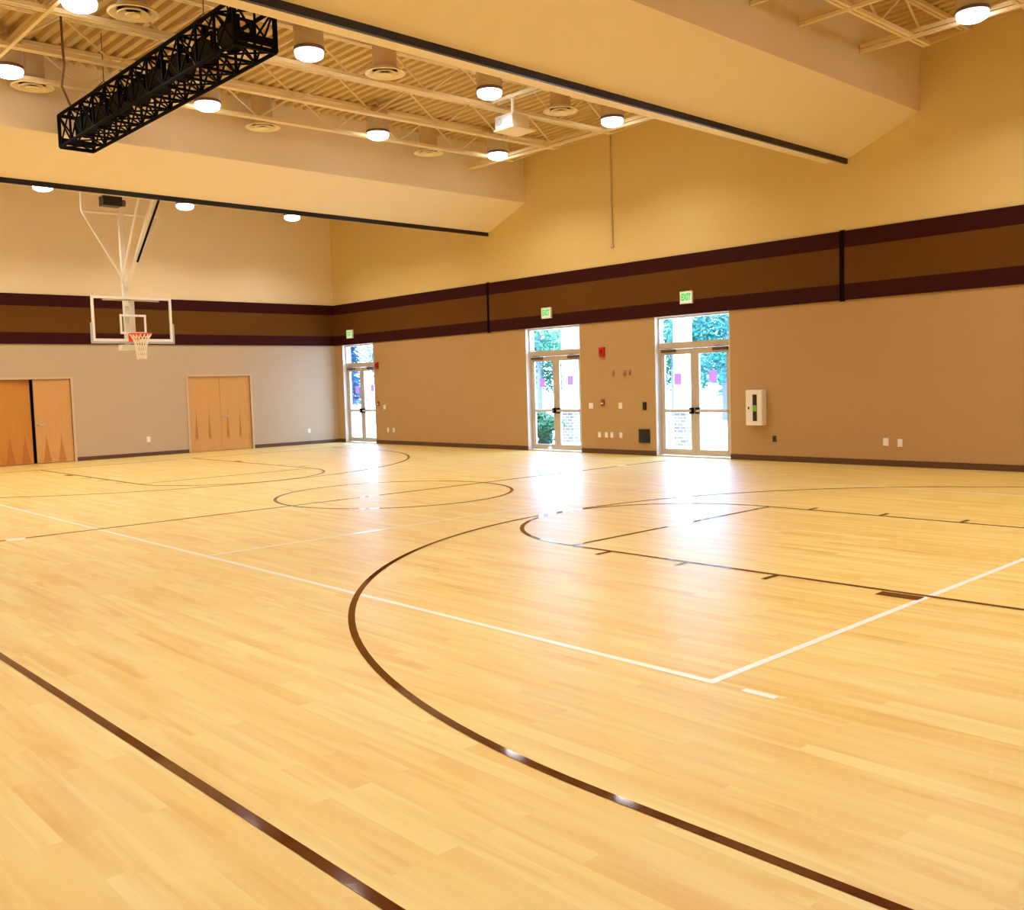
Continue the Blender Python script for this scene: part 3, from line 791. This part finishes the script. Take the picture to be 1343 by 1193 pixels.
t = tag(MB().bar((0, 0, 0), (0, -3.5, 0), 0.04, 0.05).bar((0.13, 0, 0), (0.13, -3.5, 0), 0.04, 0.05).box(-0.03, 0.16, -0.5, -0.36, -0.02, 0.03).build('strut_channel', M_whitem), 'pale double strut carrying the projector pole', 'steel strut')
t.location = (11.70, 12.85, 6.63)

# ------------------------------------------------------------------ ceiling hung basketball hoop
HX, HYB = 8.83, 22.27
t = thing('basketball_hoop', 'ceiling hung basketball hoop with glass backboard and white net', 'basketball hoop', (HX, HYB, 2.89))
bw, bh = 0.925, 1.02
MB().box(-bw+0.03, bw-0.03, 0.0, 0.012, 0.03, bh-0.03).build('backboard_glass', M_bglass, t)
mb = MB()
mb.box(-bw, -bw+0.055, -0.015, 0.03, 0, bh); mb.box(bw-0.055, bw, -0.015, 0.03, 0, bh); mb.box(-bw+0.055, bw-0.055, -0.015, 0.03, bh-0.055, bh); mb.box(-bw+0.055, bw-0.055, -0.015, 0.03, 0, 0.06)
mb.build('backboard_frame', M_white, t, bevel=0.004)
mb = MB(); q = 0.305
mb.box(-q, -q+0.05, -0.004, 0.0, 0.17, 0.62); mb.box(q-0.05, q, -0.004, 0.0, 0.17, 0.62); mb.box(-q+0.05, q-0.05, -0.004, 0.0, 0.57, 0.62); mb.box(-q+0.05, q-0.05, -0.004, 0.0, 0.17, 0.22)
mb.build('target_square', M_white, t)
mb = MB(); mb.box(-bw-0.03, bw+0.03, -0.03, 0.045, -0.05, 0.0)
for s in (-1, 1): mb.box(*sorted((s*bw, s*(bw+0.035))), -0.03, 0.045, -0.05, 0.42)
mb.build('edge_padding', M_grey, t, bevel=0.01)
rz = 0.155; rc = (0, -0.385, rz)
rim = MB().tube([(rc[0]+0.235*math.cos(a), rc[1]+0.235*math.sin(a), rz) for a in [2*math.pi*k/32 for k in range(32)]], 0.014, 8, closed=True)
rim.box(-0.09, 0.09, -0.17, -0.0, rz-0.02, rz+0.02); rim.box(-0.13, 0.13, -0.03, -0.012, rz-0.16, rz+0.03)
rim.prism([(-0.20, rz-0.015), (-0.02, rz-0.015), (-0.02, rz-0.17)], -0.10, 0.10, 'x')
rim.build('rim', M_orange, t, smooth=True)
mb = MB(); K = 16; lev = [(0.232, 0), (0.175, -0.10), (0.135, -0.21), (0.115, -0.33), (0.105, -0.45), (0.105, -0.56)]
for k in range(K):
    for sg in (-1, 1):
        mb.tube([(rc[0]+r*math.cos(2*math.pi*(k+sg*0.5*i)/K), rc[1]+r*math.sin(2*math.pi*(k+sg*0.5*i)/K), rz-0.012+h) for i, (r, h) in enumerate(lev)], 0.010, 5)
mb.build('net', M_net, t)
MB().box(-0.06, 0.06, 0.33, 0.43, -0.04, 3.0).build('mast', M_whitem, t, bevel=0.01)
mb = MB(); mb.box(-0.055, 0.055, 0.012, 0.05, -0.02, bh-0.02)
for z in (0.1, bh-0.15): mb.box(-0.05, 0.05, 0.05, 0.33, z-0.04, z+0.04)
mb.box(-0.65, 0.65, 0.02, 0.06, bh-0.09, bh-0.02)
mb.build('backboard_bracket', M_whitem, t)
MB().box(-0.20, 0.14, 0.20, 0.46, -0.19, -0.06).build('height_adjuster', M_whitem, t, bevel=0.01)
MB().tube([(-0.88, 0.38, 2.95), (0.93, 0.38, 2.98)], 0.035, 10).build('cross_bar', M_whitem, t)
for sx, xx in ((-1, -0.87), (1, 0.92)):
    MB().tube([(xx, 0.38, 2.95), (sx*0.05, 0.38, 1.5)], 0.028, 8).build('diagonal_brace', M_whitem, t)
    MB().tube([(xx, 0.38, 2.95), (xx, 0.38, DECK-2.89-0.1)], 0.03, 8).build('hanger_post', M_whitem, t)
MB().tube([(0.04, 0.28, 1.25), (0.04, -1.44, 3.10), (0.04, -2.5, 4.24)], 0.05, 10).build('front_brace', M_whitem, t)
MB().tube([(-0.1, 0.28, 1.35), (-0.12, -1.0, 3.10), (-0.12, -1.8, 4.24)], 0.03, 8).build('front_brace', M_whitem, t)
MB().tube([(0.02, -0.40, 1.78), (0.02, -1.75, 2.96), (0.02, -1.95, 3.12)], 0.025, 8).build('folding_strut', M_black, t)['label'] = 'black folding strut'
mb = MB(); mb.lathe([(0.06, -0.04), (0.06, 0.04)], (0.02, -1.85, 3.02), 16, (1, 0, 0)); mb.build('pulley', M_black, t)
t = thing('winch_box', 'black winch box up by the ceiling above the hoop', 'winch', (8.66, 22.75, 6.12))
MB().box(-0.22, 0.22, -0.14, 0.14, -0.1, 0.12).build('winch_case', M_blackg, t, bevel=0.01)
MB().lathe([(0.08, -0.05), (0.08, 0.05)], (0.27, 0, 0), 16, (1, 0, 0)).build('cable_drum', M_closer, t)
MB().tube([(0, 0, 0.12), (0, 0, 1.05)], 0.02, 8).build('hanger', M_steel, t)

# ------------------------------------------------------------------ outside
g = struct(MB().box(XR+0.35, 140, -60, 160, -0.25, -0.05).build('exterior_ground', M_concrete), 'pale sunlit paving outside the doors')
def column(x, y, a, label):
    t = thing('porch_column', label, 'column', (x, y, -0.05), 'stone footed porch columns')
    MB().box(-a, a, -a, a, 0, 0.90).build('stone_base', M_stone, t)
    MB().box(-a-0.03, a+0.03, -a-0.03, a+0.03, 0.90, 0.96).build('stone_cap', M_stonecap, t, bevel=0.01)
    MB().box(-a+0.01, a-0.01, -a+0.01, a-0.01, 0.96, 4.2).build('shaft', M_stucco, t)
column(19.9, 14.97, 0.18, 'white porch column with stone base outside the largest glazed door')
column(19.9, 18.87, 0.21, 'white porch column with stone base outside the shrub door')

def blob(nleaf, rx, ry, rz, z0, size, seed, shell=0.55):
    rnd = random.Random(seed); mb = MB()
    lob = [(Vector((rnd.gauss(0, 0.45)*rx, rnd.gauss(0, 0.45)*ry, z0+rnd.uniform(-0.8, 0.8)*rz)), rnd.uniform(0.35, 0.6)) for _ in range(9)]
    for i in range(nleaf):
        c, s = lob[rnd.randrange(len(lob))]
        d = Vector((rnd.gauss(0, 1), rnd.gauss(0, 1), rnd.gauss(0, 1))).normalized()*(rnd.uniform(shell, 1))
        p = c+Vector((d.x*rx*s, d.y*ry*s, d.z*rz*s))
        u = Vector((rnd.gauss(0, 1), rnd.gauss(0, 1), rnd.gauss(0, 1))).normalized(); v = u.orthogonal().normalized()
        q = size*rnd.uniform(0.6, 1.3)
        mb.quad(p-u*q, p-v*q*0.45, p+u*q, p+v*q*0.45)
    return mb
# rounded green shrub right outside the first door
t = thing('shrub', 'dense green shrub outside the lower pane of the middle glazed door', 'shrub', (18.5, 18.62, -0.05))
MB().lathe([(0.10, 0), (0.2, 0.3), (0.25, 0.5)], (0, 0, 0), 8).build('stem', M_bark, t)
blob(2600, 0.55, 0.55, 0.40, 0.50, 0.06, 3).build('foliage', M_bush, t)

def make_tree(label, seed, m, h, r, trunk, name='tree', conifer=False):
    t = thing(name, label, 'tree', (0, 0, 0), 'trees beyond the doors')
    if conifer:
        rnd = random.Random(seed); mb = MB()
        for i in range(2600):
            z = rnd.uniform(0.12, 1.0); rr = r*(1.05-z)*rnd.uniform(0.4, 1); a = rnd.uniform(0, 2*math.pi)
            p = Vector((rr*math.cos(a), rr*math.sin(a), z*h-0.25*rr)); u = Vector((math.cos(a), math.sin(a), -0.5)).normalized(); v = Vector((-math.sin(a), math.cos(a), rnd.uniform(-0.4, 0.4)))
            q = rnd.uniform(0.15, 0.4); mb.quad(p-u*q, p-v*q*0.35, p+u*q, p+v*q*0.35)
        mb.build('needles', m, t); MB().lathe([(trunk, 0), (0.03, h*0.95)], (0, 0, 0), 10).build('trunk', M_bark, t)
    else:
        MB().lathe([(trunk*1.3, 0), (trunk, 0.4), (trunk*0.7, h*0.7)], (0, 0, 0), 10).build('trunk', M_bark, t)
        blob(6500, r, r, h*0.36, h*0.58, 0.13, seed).build('foliage', m, t)
    return t
t1 = make_tree('leafy tree outside, seen through the right leaf of the largest door', 11, M_leaf, 7.0, 2.6, 0.15)
t2 = make_tree('green tree outside, seen through the left leaf of the shrub door', 12, M_leaf2, 6.5, 2.2, 0.14)
t3 = make_tree('blue conifer outside, seen through the far corner door', 13, M_needle, 7.5, 1.3, 0.16, 'conifer', True)
t1.location = (33.0, 22.7, -0.05); t2.location = (34.5, 35.0, -0.05); t3.location = (34.0, 51.7, -0.05)
for src, loc, lab in ((t2, (36, 27.6, -0.05), 'green tree outside, seen beside the column through the left leaf of the largest door'),
                      (t3, (40, 42.5, -0.05), 'blue conifer outside, seen through the shrub door transom'),
                      (t1, (44, 59.5, -0.05), 'leafy tree outside, low behind the far corner door'),
                      (t3, (46, 31.0, -0.05), 'blue conifer outside, behind the leafy tree at the largest door')):
    copy_tree(src, loc, lab)
